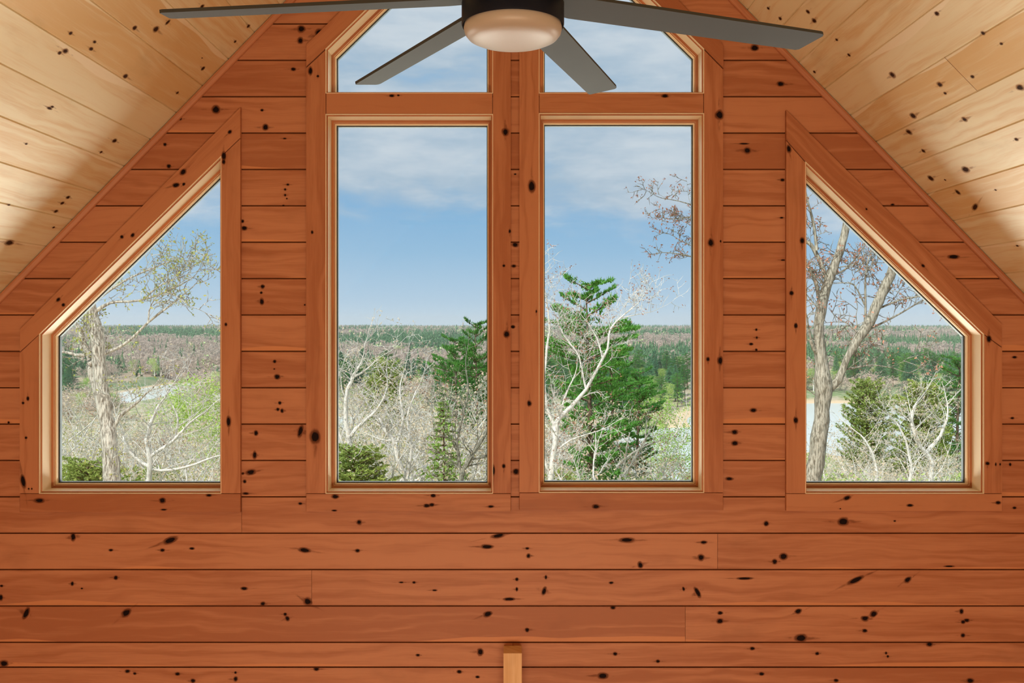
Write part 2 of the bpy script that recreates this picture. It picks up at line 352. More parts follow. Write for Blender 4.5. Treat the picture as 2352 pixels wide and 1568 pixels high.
# ------------------------------------------------------------------ the two slopes of the ceiling
CO = 1/math.sqrt(1+SL*SL); SI = SL*CO
Y0, Y1 = -3.0, YW+.02
def ceil_side(name, sg, bx, pitch, cuts, knots):
    mb = MB(); s_ref = abs(bx-CX)*DW/F/CO; k0 = int(s_ref/pitch)
    bounds = [s_ref+(k-k0)*pitch for k in range(0, 60)]
    bounds = [0.0]+[s for s in bounds if .02 < s < 4.9]
    T = Vector((sg*CO, 0, -SI)); Nn = Vector((sg*SI, 0, CO))     # along the slope, out of the room
    A = Vector((0, 0, APEX))
    for s0, s1 in zip(bounds, bounds[1:]):
        g = .004; prof = [(s0, .005), (s0+g, 0), (s1-g, 0), (s1, .005)]
        ys = [Y0]; y = Y0+RND.uniform(.8, 2.5)
        while y < Y1-1.6: ys.append(y); y += RND.uniform(2.0, 3.6)
        for ss, yy in cuts:
            if s0 < ss < s1: ys = [q for q in ys if abs(q-yy) > .7 or q == Y0]+[yy]; ys.sort()
        ys.append(Y1)
        for a, b in zip(ys, ys[1:]):
            bd = RND.random()
            for (sa, da), (sb, db) in zip(prof, prof[1:]):
                pts = []
                for s_, d_, yy in ((sa, da, a), (sa, da, b-.001), (sb, db, b-.001), (sb, db, a)):
                    q = A+T*s_+Nn*d_; pts.append((q.x, yy, q.z))
                uv = [(a, sa-s0), (b, sa-s0), (b, sb-s0), (a, sb-s0)]
                if sg > 0: pts.reverse(); uv.reverse()
                mb.face(pts, uv, bd, 0)
            if b < Y1:
                pts = [];
                for s_, yy in ((s0, b-.001), (s0, b+.0012), (s1, b+.0012), (s1, b-.001)):
                    q = A+T*s_-Nn*.0002; pts.append((q.x, yy, q.z))
                mb.face(pts, None, 0, 2)
    # roof above: closes the room
    for off in (.03, .20):
        q0 = A+Nn*off; q1 = A+T*4.9+Nn*off
        mb.face([(q0.x-sg*.0, Y0-.2, q0.z+.0), (q0.x, 4.62, q0.z), (q1.x, 4.62, q1.z), (q1.x, Y0-.2, q1.z)], [(0, .05)]*4, .3, 0)
    q0, q1, q2, q3 = A+Nn*.03, A+T*4.9+Nn*.03, A+T*4.9+Nn*.2, A+Nn*.2
    for yy in (4.62, Y0-.2): mb.face([(q.x, yy, q.z) for q in (q0, q1, q2, q3)], [(0, .05)]*4, .3, 0)
    for e in knots.split():
        px, py, rx, rv, rot = [float(t) for t in e.split(',')]
        d = Vector(((px-CX)/F, 1, -(py-CY)/F)); E = Vector((0, 0, EYE))
        t = (A-E).dot(Nn)/d.dot(Nn); c = E+d*t-Nn*(.0006+RND.random()*.0004)
        if c.y > YW-.03: continue
        knot_card(mb, c, Vector((0, 1, 0)), T, rx*c.y/F*1.0, rv*c.y/F*.75, rot, 1)
    return mb.build(name, [CEILW, KNOTC, GROOVE], kind='structure')
CKL = """162,76,5,5,0 217,96,5,4,0 209,112,6,5,0 150,117,8,7,0 137,121,5,5,0 309,64,6,6,0 358,67,8,8,0 385,51,4,8,0 464,15,5,7,0 288,175,7,6,0 466,157,5,6,0 464,133,2,2,0 407,213,4,4,0 113,248,8,4,0 120,245,5,3,0
263,323,7,6,0 232,349,4,4,0 156,453,6,5,0 143,466,5,5,0 128,485,6,5,0 123,522,4,3,0 21,557,13,8,0 570,60,5,5,0 540,95,4,4,0 60,330,4,3,0 20,470,4,3,0"""
CKR = """1856,27,5,6,0 1870,47,7,7,0 1922,91,4,4,0 1950,126,4,5,0 1871,165,4,4,0 2050,172,8,8,0 2159,194,7,7,0 2171,214,4,4,0 2098,266,8,8,0 2216,274,7,7,0 2088,303,7,8,0 2121,346,5,6,0 2343,201,9,9,0 2218,389,10,9,0 2138,409,7,8,0
2171,413,2,3,0 2287,436,3,3,0 2258,76,5,6,0 2234,176,5,5,0 2152,31,6,6,0 1765,19,4,4,0 1792,42,5,5,0 2200,441,5,8,0 2240,475,14,6,20 2337,564,4,3,0 2300,100,4,4,0 2335,320,5,5,0"""
def ceil_s(px, py, sg):
    d = Vector(((px-CX)/F, 1, -(py-CY)/F)); Nn = Vector((sg*SI, 0, CO)); E = Vector((0, 0, EYE)); A = Vector((0, 0, APEX))
    t = (A-E).dot(Nn)/d.dot(Nn); c = E+d*t; return (abs(c.x)/CO, c.y)
ceil_side('ceiling', -1, 344, .1805, [], CKL)
ceil_side('ceiling', 1, 1954, .178, [ceil_s(2205, 168, 1)], CKR)
# moulding in the corner between wall and ceiling
for nm, sg in (('trim_1', -1), ('trim_2', 1)):
    mb = MB(); T = Vector((sg*CO, 0, -SI)); Nn = Vector((sg*SI, 0, CO)); A = Vector((0, 0, APEX))
    prof = [(.001, -.001), (-.004, -.001), (-.0042, -.019), (-.014, -.020), (-.028, -.013), (-.031, -.009), (-.031, 0)]   # (across, toward room)
    for (n0, y0), (n1, y1) in zip(prof, prof[1:]):
        a0, a1 = A+Nn*n0, A+T*4.7+Nn*n0; b0, b1 = A+Nn*n1, A+T*4.7+Nn*n1
        mb.face([(a0.x, YW+y0, a0.z), (a1.x, YW+y0, a1.z), (b1.x, YW+y1, b1.z), (b0.x, YW+y1, b0.z)], [(0, .03), (4.7, .03), (4.7, .07), (0, .07)], .2+sg*.1, 1 if n0 > 0 else 0)
    mb.build(nm, [TRIMW, GROOVE], kind='structure')

# ------------------------------------------------------------------ rest of the room shell (behind and below the view)
zk = APEX-3.4*SL
for nm, x0, x1 in (('wall_left', -3.5, -3.4), ('wall_right', 3.4, 3.5)):
    mb = MB(); n = int(zk/.175)+1
    for i in range(n): mb.box(x0, x1, -3.0, YW, i*.175, min((i+1)*.175, zk+.05)-.002, RND.random(), 0, 'y')
    mb.build(nm, WALLW, kind='structure')
mb = MB()
z = 0
while z < APEX:
    xl = min(3.4, max(0.0, (APEX-z-.17)/SL)); z1 = min(z+.175, APEX)
    mb.box(-xl-.1, xl+.1, -3.1, -3.0, z, z1-.002, RND.random()); z += .175
mb.build('wall_back', WALLW, kind='structure')
mb = MB(); x = -3.5
while x < 3.5: mb.box(x, x+.124, -3.1, YW+.17, -.04, 0, RND.random(), 0, 'y'); x += .125
mb.build('floor', FLOORW, kind='structure')

# ------------------------------------------------------------------ casings: one board each
def board(name, pts, knots='', along='x', y=DW, th=.019, bev=.002):
    """flat board cut to the outline pts (photo pixels), standing proud of the wall"""
    mb = MB(); w = [P(*p) for p in pts]; cen = sum(w, Vector())/len(w); bd = RND.random()
    fr = [(p+(cen-p).normalized()*bev) for p in w]
    dv = Vector((1, 0, 0)) if along == 'x' else Vector((0, 0, 1)) if along == 'z' else Vector(along).normalized()
    cv = Vector((-dv.z, 0, dv.x)); lo = min(p.dot(cv) for p in w)
    uvf = lambda p: (p.dot(dv), p.dot(cv)-lo+.02)
    mb.face([(p.x, y, p.z) for p in fr], [uvf(p) for p in fr], bd)
    n = len(w)
    for i in range(n):
        a, b, c, d = w[i], w[(i+1) % n], fr[(i+1) % n], fr[i]
        mb.face([(a.x, y+bev, a.z), (b.x, y+bev, b.z), (c.x, y, c.z), (d.x, y, d.z)], [uvf(a), uvf(b), uvf(c), uvf(d)], bd)
        mb.face([(a.x, y+th, a.z), (b.x, y+th, b.z), (b.x, y+bev, b.z), (a.x, y+bev, a.z)], [uvf(a), uvf(b), uvf(b), uvf(a)], bd)
    for e in knots.split():
        px, py, ra, rb, rot = [float(t) for t in e.split(',')]
        c = P(px, py); c.y = y-.0005-RND.random()*.0003
        k = min(1.0, .0465*2/ (rb*DW/F*3.5*2+1e-6))
        knot_card(mb, c, dv, cv, ra*DW/F*.8, rb*DW/F*.8, rot, 1)
    return mb.build(name, [TRIMW, KNOT], kind='structure')
tn = [2]
def T_(pts, knots='', along='x', **k):
    tn[0] += 1; return board('trim_%d' % tn[0], pts, knots, along, **k)
DL = (1, 0, .98); DR = (1, 0, -.98)
# left window
T_([(45, 757), (552, 247), (552, 316), (508, 358), (90, 767), (45, 808)], '421,395,8,6,0 404,425,8,5,-30 422,423,4,3,0 528,303,5,4,0 305,540,5,4,0 280,544,4,4,0 134,688,6,4,0 146,700,4,4,0', DL)
T_([(508, 360), (552, 318), (552, 1133), (508, 1133)], '514,358,10,5,0 514,372,5,4,0 519,745,4,3,0 525,968,12,5,0', 'z')
T_([(45, 810), (89, 769), (89, 1133), (45, 1133)], '64,915,5,3,0 53,925,3,3,0 60,1005,3,3,0 53,1105,15,6,10 66,1122,2,2,0 73,1122,2,2,0', 'z')
T_([(45, 1134), (552, 1134), (552, 1176), (45, 1176)], '90,1149,12,5,0 373,1149,7,6,0 376,1170,7,2,0 480,1137,7,3,0')
# right window
T_([(1806, 253), (2302, 745), (2302, 797), (2260, 767), (1850, 371), (1806, 321)], '2120,610,5,3,0 1990,480,3,2,0', DR)
T_([(1806, 323), (1850, 373), (1850, 1133), (1806, 1133)], '1812,342,9,5,10 1842,553,7,5,0 1818,673,5,5,0 1828,748,6,4,0 1828,965,8,5,0', 'z')
T_([(2261, 769), (2302, 799), (2302, 1133), (2261, 1133)], '2271,778,8,6,0 2268,1064,4,5,0 2287,1066,4,2,0 2297,1066,3,2,0', 'z')
T_([(1806, 1134), (2302, 1134), (2302, 1173), (1806, 1173)], '1945,1143,9,5,20 1930,1168,2,1.5,0 2090,1160,7,3,0 2292,1154,6,4,0')
# middle pair
T_([(703, 156), (748, 114), (748, 1133), (703, 1133)], '713,163,9,5,0 730,175,3,3,0 717,533,4,3,0 723,1003,15,11,0', 'z')
T_([(703, 103), (1173, -358), (1173, -305), (748, 111), (703, 153)], '', DL)
T_([(1132, -262), (1173, -303), (1173, 1133), (1132, 1133)], '1161,303,9,8,0 1171,531,5,3,0 1157,610,3,3,0 1164,767,8,7,0 1157,1070,5,4,0 1134,1080,12,3,0', 'z')
T_([(1193, -303), (1238, -262), (1238, 1131), (1193, 1131)], '1221,427,13,8,0 1232,715,4,2,0 1216,926,6,5,0', 'z')
T_([(1193, -358), (1662, 104), (1662, 157), (1617, 111), (1193, -305)], '', DR)
T_([(1617, 114), (1661, 159), (1661, 1131), (1617, 1131)], '1652,264,10,9,0 1633,557,9,7,0 1655,554,3,2,0 1626,825,5,4,0 1654,828,10,6,0', 'z')
T_([(749, 214), (1131, 214), (1131, 261), (749, 261)], '900,220,6,3,0 915,219,3,2,0')
T_([(1239, 214), (1616, 214), (1616, 259), (1239, 259)], '1527,220,8,4,0')
T_([(703, 1134), (1173, 1134), (1173, 1174), (703, 1174)], '770,1140,8,5,0 768,1172,6,2,0 995,1138,6,4,0 980,1161,7,4,0 992,1159,6,4,0 1127,1163,7,3,0')
T_([(1193, 1132), (1661, 1132), (1661, 1171), (1193, 1171)], '1369,1163,8,5,0')

# ------------------------------------------------------------------ window units
def inset(poly, a):
    n = len(poly); out = []
    cen = sum(poly, Vector())/n; L = []
    for i in range(n):
        p, q = poly[i], poly[(i+1) % n]; d = (q-p).normalized(); nn = Vector((-d.z, 0, d.x))
        if nn.dot(cen-p) < 0: nn = -nn
        L.append((p+nn*a, d))
    for i in range(n):
        (p, d), (q, e) = L[i-1], L[i]
        det = d.x*(-e.z)+e.x*d.z; r = q-p; t = (r.x*(-e.z)+e.x*r.z)/det
        out.append(p+d*t)
    return out
def ring(mb, poly, prof, closed=False, mis=None):
    n = len(poly); bd = [RND.random() for _ in range(n)]
    rings = [(inset(poly, a), d) for a, d in prof]
    pairs = list(zip(rings, rings[1:]))+([(rings[-1], rings[0])] if closed else [])
    acc = 0
    for pi, ((r0, d0), (r1, d1)) in enumerate(pairs):
        mi = mis[pi] if mis else 0
        for i in range(n):
            j = (i+1) % n; a, b, c, e = r0[i], r0[j], r1[j], r1[i]; L = (b-a).length
            mb.face([(a.x, DW+d0, a.z), (b.x, DW+d0, b.z), (c.x, DW+d1, c.z), (e.x, DW+d1, e.z)], [(0, acc), (L, acc), (L, acc+.01), (0, acc+.01)], bd[i], mi)
        acc += .012
for wn, k in enumerate(('L', 'CL', 'CR', 'R', 'TL', 'TR'), 1):
    pl = opoly(k); root = empty('window_%d' % wn, ((pl[0].x+pl[2].x)/2, DW, min(p.z for p in pl))); root['kind'] = 'structure'
    inv = Vector(root.location)
    def put(name, mb, m): return mb.build(name, m, root, loc=(0, 0, 0))
    def shift(mb): mb.v = [(a-inv.x, b-inv.y, c-inv.z) for a, b, c in mb.v]; return mb
    mb = MB(); ring(mb, pl, [(-.0005, -.0008), (.0022, -.0008), (.0022, .012), (.0085, .012), (.0085, .094), (-.0005, .094)], True, [0, 0, 1, 0, 0, 0]); put('jamb', shift(mb), [FRAMEW, TRIMW])  # brown inner face paints shade, pale front lip paints the lit edge
    mb = MB(); ring(mb, pl, [(.0, .095), (.0205, .095), (.0205, .102), (.0245, .102), (.0245, .108), (.0285, .108), (.0285, .124), (.033, .128), (.033, .150), (.0, .165)], True, [1, 0, 1, 0, 0, 0, 2, 2, 2, 2]); put('sash', shift(mb), [FRAMEW, TRIMW, GASK])  # outer room-facing steps coloured brown as painted shade, reveals left pale
    mb = MB(); gp = inset(pl, .031)
    n = len(gp)
    mb.face([(p.x, DW+.131, p.z) for p in gp]); mb.face([(p.x, DW+.137, p.z) for p in reversed(gp)])
    for i in range(n):
        a, b = gp[i], gp[(i+1) % n]; mb.face([(a.x, DW+.131, a.z), (b.x, DW+.131, b.z), (b.x, DW+.137, b.z), (a.x, DW+.137, a.z)])
    put('pane', shift(mb), GLASS)

# ------------------------------------------------------------------ post at the bottom of the wall
a, b = P(1156.5, 1500, 4.12), P(1198.5, 1500, 4.12)
mb = MB(); mb.box(a.x, b.x, 4.12, YW-.001, 0, a.z, .4, 0, 'z')
po = mb.build('wooden_post', POSTW); 
bv = po.modifiers.new('bevel', 'BEVEL'); bv.width = .004; bv.segments = 2
tag(po, 'square pale wooden post standing against the plank wall below the middle windows', 'post')

# ------------------------------------------------------------------ ceiling fan
FY = 2.015; fx = 2/F*FY
fan = empty('ceiling_fan', (fx, FY, EYE+.646))
tag(fan, 'ceiling fan with long grey wooden blades, black motor housing and frosted glass light', 'ceiling fan')
fo = Vector((fx, FY, EYE+.646))
def lathe(mb, prof, seg=64, mi=0):
    for (r0, z0), (r1, z1) in zip(prof, prof[1:]):
        for k in range(seg):
            a, b = 2*math.pi*k/seg, 2*math.pi*(k+1)/seg
            q = [(r0*math.cos(a), r0*math.sin(a), z0), (r0*math.cos(b), r0*math.sin(b), z0), (r1*math.cos(b), r1*math.sin(b), z1), (r1*math.cos(a), r1*math.sin(a), z1)]
            mb.face(q, None, 0, mi)
def weld(o):
    import bmesh
    bm = bmesh.new(); bm.from_mesh(o.data); bmesh.ops.remove_doubles(bm, verts=bm.verts, dist=1e-5)
    bm.to_mesh(o.data); bm.free()
h0 = .646
def part(name, prof, m, smooth=True):
    mb = MB(); lathe(mb, [(r, z-h0) for r, z in prof]); o = mb.build(name, m, fan, smooth=smooth); weld(o); 
    o.modifiers.new('w', 'EDGE_SPLIT').split_angle = math.radians(40); return o
part('motor_housing', [(.0, .690), (.112, .690), (.1165, .683), (.1185, .688), (.1185, .735), (.114, .742), (.114, .758), (.1185, .765), (.1185, .80), (.110, .822), (.07, .84), (.03, .85), (.03, .90), (0, .90)], HOUS)
part('light_bowl', [(.112, .688), (.1135, .678), (.111, .668), (.104, .659), (.09, .6525), (.07, .649), (.04, .647), (0, .646)], BOWL)
part('downrod', [(.0, .90), (.0125, .90), (.0125, APEX-EYE-.10), (0, APEX-EYE-.10)], HOUS)
part('canopy', [(0, APEX-EYE-.16), (.03, APEX-EYE-.15), (.065, APEX-EYE-.09), (.07, APEX-EYE-.045), (.0, APEX-EYE-.045)], HOUS)
for ang in (172.9, 122.5, 70.0, 21.2, -31, -82.5, -134):
    t = math.radians(ang); D = Vector((math.cos(t), math.sin(t), 0)); Cw = Vector((math.sin(t), -math.cos(t), 0)); pt = math.radians(11)
    S = Cw*math.cos(pt)+Vector((0, 0, 1))*math.sin(pt); U = D.cross(S); 
    if U.z < 0: U = -U
    hw = .046; base = Vector((0, 0, .75-h0)); th = .004
    outl = [(.10, -.034), (.16, -hw), (.838, -hw+.001), (.846, -hw+.006), (.862, hw-.010), (.858, hw-.003), (.850, hw), (.16, hw), (.10, .034)]
    mb = MB(); top = [base+D*r+S*s+U*th for r, s in outl]; bot = [base+D*r+S*s-U*th for r, s in outl]
    mb.face(top); mb.face(list(reversed(bot))); n = len(outl)
    for i in range(n): mb.face([bot[i], bot[(i+1) % n], top[(i+1) % n], top[i]])
    mb.build('blade', BLADE, fan)

# ------------------------------------------------------------------ land and water outside
LAKE = EYE-30
def smooth(t): t = max(0, min(1, t)); return t*t*(3-2*t)
KEY = [(4, -5.2), (10, -6.2), (30, -10), (60, -16), (100, -23), (150, -28.6), (185, -29.4), (310, -29.2), (360, -28), (500, -24.5), (700, -21), (1000, -17.5), (1500, -14.5), (2000, -15), (2600, -17), (3400, -14)]
def ground(x, y):
    for (a, za), (b, zb) in zip(KEY, KEY[1:]):
        if y <= b: z = za+(zb-za)*max(0, (y-a)/(b-a)); break
    else: z = -14
    if y > 330: z += mnoise.noise(Vector((x*.0032, y*.0024, 3.3)))*4.5*smooth((y-330)/500)*(1 if y < 1500 else .5)
    z += mnoise.noise(Vector((x*.03, y*.03, 1.3)))*(.8 if 30 < y < 170 else .3)
    for cx, cy, ax, ay in ((118, 250, 62, 68), (30, 210, 20, 42), (-152, 392, 15, 80), (75, 235, 40, 14), (-60, 260, 14, 18)):
        e = ((x-cx)/ax)**2+((y-cy)/ay)**2
        if e < 1.6: z = min(z, -29.4)+(-2.2)*smooth((1.45-e)/.9)
    return EYE+z
ys = []; y = 5.2
while y < 3400: ys.append(y); y *= 1.035 if y > 400 else 1.03
us = [-.95+i*1.9/130 for i in range(131)]
mb = MB(); idx = len(us)
vs = []
for y in ys:
    for u in us: xx = u*(y+6); vs.append((xx, y, ground(xx, y)))
mb.v = vs
for i in range(len(ys)-1):
    for j in range(len(us)-1):
        q = i*idx+j; mb.f.append((q, q+1, q+idx+1, q+idx)); mb.uv.extend([(0, 0)]*4); mb.b.append(0); mb.m.append(0)
gm, n, out = mat('woodland_floor')
pos = n.n('ShaderNodeNewGeometry').outputs['Position']; px_, py_, pz_ = n.sep(pos)
f1 = n.noise(pos, .35, 6, .65); f2 = n.noise(pos, .012, 5, .6)
near = n.mix(n.ss(f1, .42, .6), lin(196, 184, 160), lin(128, 150, 88))
far = n.mix(n.ss(f2, .46, .56), lin(176, 156, 138), lin(104, 132, 92))
col = n.mix(n.ss(py_, 250, 420), near, far)
col = n.mix(n.math('SUBTRACT', 1.0, n.ss(pz_, LAKE+.2, LAKE+.9)), col, lin(215, 190, 158))
p = n.n('ShaderNodeBsdfPrincipled', i_Base_Color=col, i_Roughness=.95); p.inputs['Specular IOR Level'].default_value = .05
gm.node_tree.links.new(p.outputs[0], out.inputs[0])
mb.build('hillside', gm, kind='structure', smooth=True)
wm, n, out = mat('lake_water')
pos = n.n('ShaderNodeNewGeometry').outputs['Position']
bn = n.n('ShaderNodeBump', i_Height=n.noise(pos, .7, 4, .6), i_Strength=.25); bn.inputs['Distance'].default_value = .3
p = n.n('ShaderNodeBsdfPrincipled', i_Base_Color=lin(222, 228, 226), i_Roughness=.22, i_Normal=bn.outputs[0])
p.inputs['Specular IOR Level'].default_value = .8
wm.node_tree.links.new(p.outputs[0], out.inputs[0])
mb = MB(); mb.face([(-420, 150, LAKE), (420, 150, LAKE), (420, 520, LAKE), (-420, 520, LAKE)]); mb.build('lake', wm, kind='structure')

hm, n, out = mat('valley_haze')
hm.node_tree.links.new(n.n('ShaderNodeVolumeScatter', i_Color=(.86, .94, 1, 1), i_Density=.00016).outputs[0], out.inputs['Volume'])
mb = MB(); mb.box(-2600, 2600, 60, 3300, LAKE-6, EYE+22); hz = mb.build('valley_haze', hm, kind='structure')
# ------------------------------------------------------------------ trees
def treemat(name, a, b, scale=2.0, rough=.8, trans=0.0):
    m, n, out = mat(name); pos = n.n('ShaderNodeNewGeometry').outputs['Position']
    oi = n.n('ShaderNodeObjectInfo').outputs['Random']
    f = n.math('ADD', n.math('MULTIPLY', n.noise(pos, scale, 4, .6), .8), n.math('MULTIPLY', oi, .25))
    col = n.mix(n.ss(f, .35, .75), a, b)
    p = n.n('ShaderNodeBsdfPrincipled', i_Base_Color=col, i_Roughness=rough); p.inputs['Specular IOR Level'].default_value = .15
    if trans:
        t = n.n('ShaderNodeBsdfTranslucent', i_Color=col); mxs = n.n('ShaderNodeMixShader', i_0=trans, i_1=p.outputs[0], i_2=t.outputs[0])
        m.node_tree.links.new(mxs.outputs[0], out.inputs[0])
    else: m.node_tree.links.new(p.outputs[0], out.inputs[0])
    return m
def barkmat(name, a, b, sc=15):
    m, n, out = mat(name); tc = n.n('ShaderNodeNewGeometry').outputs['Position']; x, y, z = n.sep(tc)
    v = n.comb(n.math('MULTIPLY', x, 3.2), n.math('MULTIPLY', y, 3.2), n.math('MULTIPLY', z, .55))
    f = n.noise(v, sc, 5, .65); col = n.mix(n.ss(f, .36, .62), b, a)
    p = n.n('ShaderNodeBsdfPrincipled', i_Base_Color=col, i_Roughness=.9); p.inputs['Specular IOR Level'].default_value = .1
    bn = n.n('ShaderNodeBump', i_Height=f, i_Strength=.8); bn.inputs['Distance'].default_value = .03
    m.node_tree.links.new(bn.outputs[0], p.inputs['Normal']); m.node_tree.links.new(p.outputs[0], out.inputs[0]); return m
BARKW = barkmat('pale_oak_bark', lin(246, 242, 234), lin(204, 198, 188))
BARKG = barkmat('grey_furrowed_bark', lin(206, 202, 188), lin(118, 112, 100))
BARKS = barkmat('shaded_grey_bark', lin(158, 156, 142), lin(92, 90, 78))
BARKD = barkmat('brown_conifer_bark', lin(140, 120, 100), lin(90, 74, 62))
BUDG = treemat('yellow_green_buds', lin(196, 190, 120), lin(160, 168, 84), trans=.4)
BUDR = treemat('reddish_brown_buds', lin(178, 128, 104), lin(140, 96, 80), trans=.3)
BUDB = treemat('beige_catkins', lin(228, 212, 184), lin(206, 184, 156), trans=.4)
PINEG = treemat('pine_needles', lin(112, 172, 78), lin(66, 128, 60), .8, trans=.3)
CEDAR = treemat('cedar_foliage', lin(178, 190, 104), lin(134, 160, 84), .8, trans=.25)
FIRG = treemat('dark_fir_needles', lin(110, 164, 112), lin(76, 132, 100), .5, trans=.2)
LEAFG = treemat('fresh_spring_leaves', lin(196, 216, 120), lin(152, 190, 92), .8, trans=.4)

def rdir(rng): 
    while True:
        v = Vector((rng.uniform(-1, 1), rng.uniform(-1, 1), rng.uniform(-1, 1)))
        if .1 < v.length < 1: return v.normalized()
def grow(rng, mb, tips, p, d, L, r, lvl, gn=.25, up=.12, kids=(0, 3, 4, 4), sides=(3, 3, 4, 6)):
    n = 3 if lvl <= 1 else 5
    pts = [p.copy()]; rad = [r]; d = d.copy()
    for i in range(n):
        d = (d+rdir(rng)*gn+Vector((0, 0, up))).normalized()
        p = p+d*(L/n); pts.append(p.copy()); rad.append(r*(1-.75*(i+1)/n))
    mb.tube(pts, rad, sides[min(lvl, 3)], cap=False)
    if lvl <= 0: tips.append(pts[-1]); tips.append(pts[-2]); return
    k = kids[min(lvl, 3)]
    for c in range(k):
        t = .25+.75*(c+rng.random()*.7)/k; f = t*n; i = min(int(f), n-1); q = pts[i].lerp(pts[i+1], f-i)
        dd = (pts[i+1]-pts[i]).normalized(); s = rdir(rng); s = (s-dd*s.dot(dd)); s.normalize()
        nd = (dd*.55+s*.85).normalized()
        grow(rng, mb, tips, q, nd, L*rng.uniform(.5, .75)*(1.05-.35*t), max(rad[i]*.64, .007), lvl-1, gn, up, kids, sides)
    tips.append(pts[-1])
def leaves(rng, mb, tips, size, per, spread, keep=1.0):
    for t in tips:
        if rng.random() > keep: continue
        for _ in range(per):
            c = t+rdir(rng)*spread*rng.random(); a = rdir(rng)*size*rng.uniform(.6, 1.2); b = rdir(rng)*size*.6
            mb.face([c-a*.5, c+b*.5, c+a*.5, c-b*.5])
def link_kids(root, *ch): KIDS[root.name] = list(ch); return root
def bare_tree(seed, H, bark, bud, size=.07, stems=1, budkeep=.6, lvl=4, gn=.26, spread=.1, per=2, name='bare_tree'):
    rng = random.Random(seed); mb = MB(); tips = []; lf = MB()
    for s in range(stems):
        a = rng.uniform(0, 6.28); lean = Vector((math.cos(a), math.sin(a), 0))*(.12 if stems == 1 else .35)
        p = Vector((0, 0, -.6)); d = (Vector((0, 0, 1))+lean).normalized(); L = H*.55; r = H*.019/(stems**.3)
        pts = [p.copy()]; rad = [r*1.35]; n = 7
        for i in range(n):
            d = (d+rdir(rng)*.16+Vector((0, 0, .12))).normalized(); p = p+d*L/n; pts.append(p.copy()); rad.append(r*(1-.5*(i+1)/n))
        mb.tube(pts, rad, 7, cap=False)
        nb = 7 if stems == 1 else 5
        for c in range(nb):
            t = .35+.65*c/(nb-1); f = t*n; i = min(int(f), n-1); q = pts[i].lerp(pts[i+1], f-i)
            a = rng.uniform(0, 6.28); nd = Vector((math.cos(a), math.sin(a), rng.uniform(.5, 1.2))).normalized()
            grow(rng, mb, tips, q, nd, H*.36*rng.uniform(.8, 1.15), rad[i]*.68, lvl-1, gn, .1)
    leaves(rng, lf, tips, size, per, spread, budkeep)
    root = empty(name); t = mb.build('trunk', bark, root, smooth=True); l = lf.build('buds', bud, root)
    return link_kids(root, t, l)
def conifer(seed, H, R, leaf, kind='fir', dens=1.0, name='fir_tree', tuft=.22):
    rng = random.Random(seed); mb = MB(); lf = MB(); bend = rdir(rng)*.02
    r = H*.012
    pts = [Vector((bend.x*H*(i/6)**2, bend.y*H*(i/6)**2, -.5+(H*(.95 if kind == 'pine' else 1)+.5)*i/6)) for i in range(7)]
    mb.tube(pts, [r*(1.2-.17*i) for i in range(7)], 6)
    z = H*(.12 if kind == 'fir' else .25)
    while z < H*.985:
        t = z/H
        if kind == 'fir': Rz = R*(1-t)**.85+.05
        elif kind == 'cedar': Rz = R*math.sqrt(max(0, 1-((t-.42)/.6)**2))*.9+.04
        else: Rz = R*(.30+.70*min(1, (1-t)/.16)*(1 if t > .45 else .8))*rng.uniform(.55, 1.1)
        nb = {'fir': 7, 'cedar': 7, 'pine': 5}[kind]
        a0 = rng.uniform(0, 6.28)
        for b in range(nb):
            a = a0+b*6.283/nb+rng.uniform(-.3, .3); L = Rz*rng.uniform(.75, 1.15)
            el = {'fir': -.1, 'cedar': .7, 'pine': .3}[kind]+rng.uniform(-.2, .3)*(1 if kind == 'pine' else .6)
            d = Vector((math.cos(a), math.sin(a), el)).normalized(); base = Vector((bend.x*H*t*t, bend.y*H*t*t, z+(rng.uniform(-.03, .03)*H if kind == 'pine' else 0))); side = Vector((-math.sin(a), math.cos(a), 0))
            end = base+d*L; mb.tube([base, base+d*L*.5+Vector((0, 0, -.03*L)), end], [r*.28, r*.18, .006], 3, cap=False)
            m = max(3, int(L/tuft*3.4*dens))
            for q in range(m):
                f = ((q+rng.random())/m)**(.7 if kind != 'pine' else .5)
                wd = L*.33*(1.15-f)+tuft*.3
                c = base+d*L*f+side*rng.uniform(-wd, wd)+Vector((0, 0, rng.uniform(-.25, .3)*tuft))
                for _ in range(3):
                    v = (d*.7+rdir(rng)*.9+(Vector((0, 0, .7)) if kind == 'pine' else Vector((0, 0, 0)))).normalized()*tuft*rng.uniform(.7, 1.3); s = rdir(rng)*tuft*.2
                    lf.face([c-s-v*.3, c+s-v*.3, c+v*.7])
        z += H*({'fir': .028, 'cedar': .03, 'pine': .036}[kind])*rng.uniform(.8, 1.2)
    root = empty(name); t = mb.build('trunk', BARKD, root, smooth=True); l = lf.build('foliage', leaf, root)
    return link_kids(root, t, l)
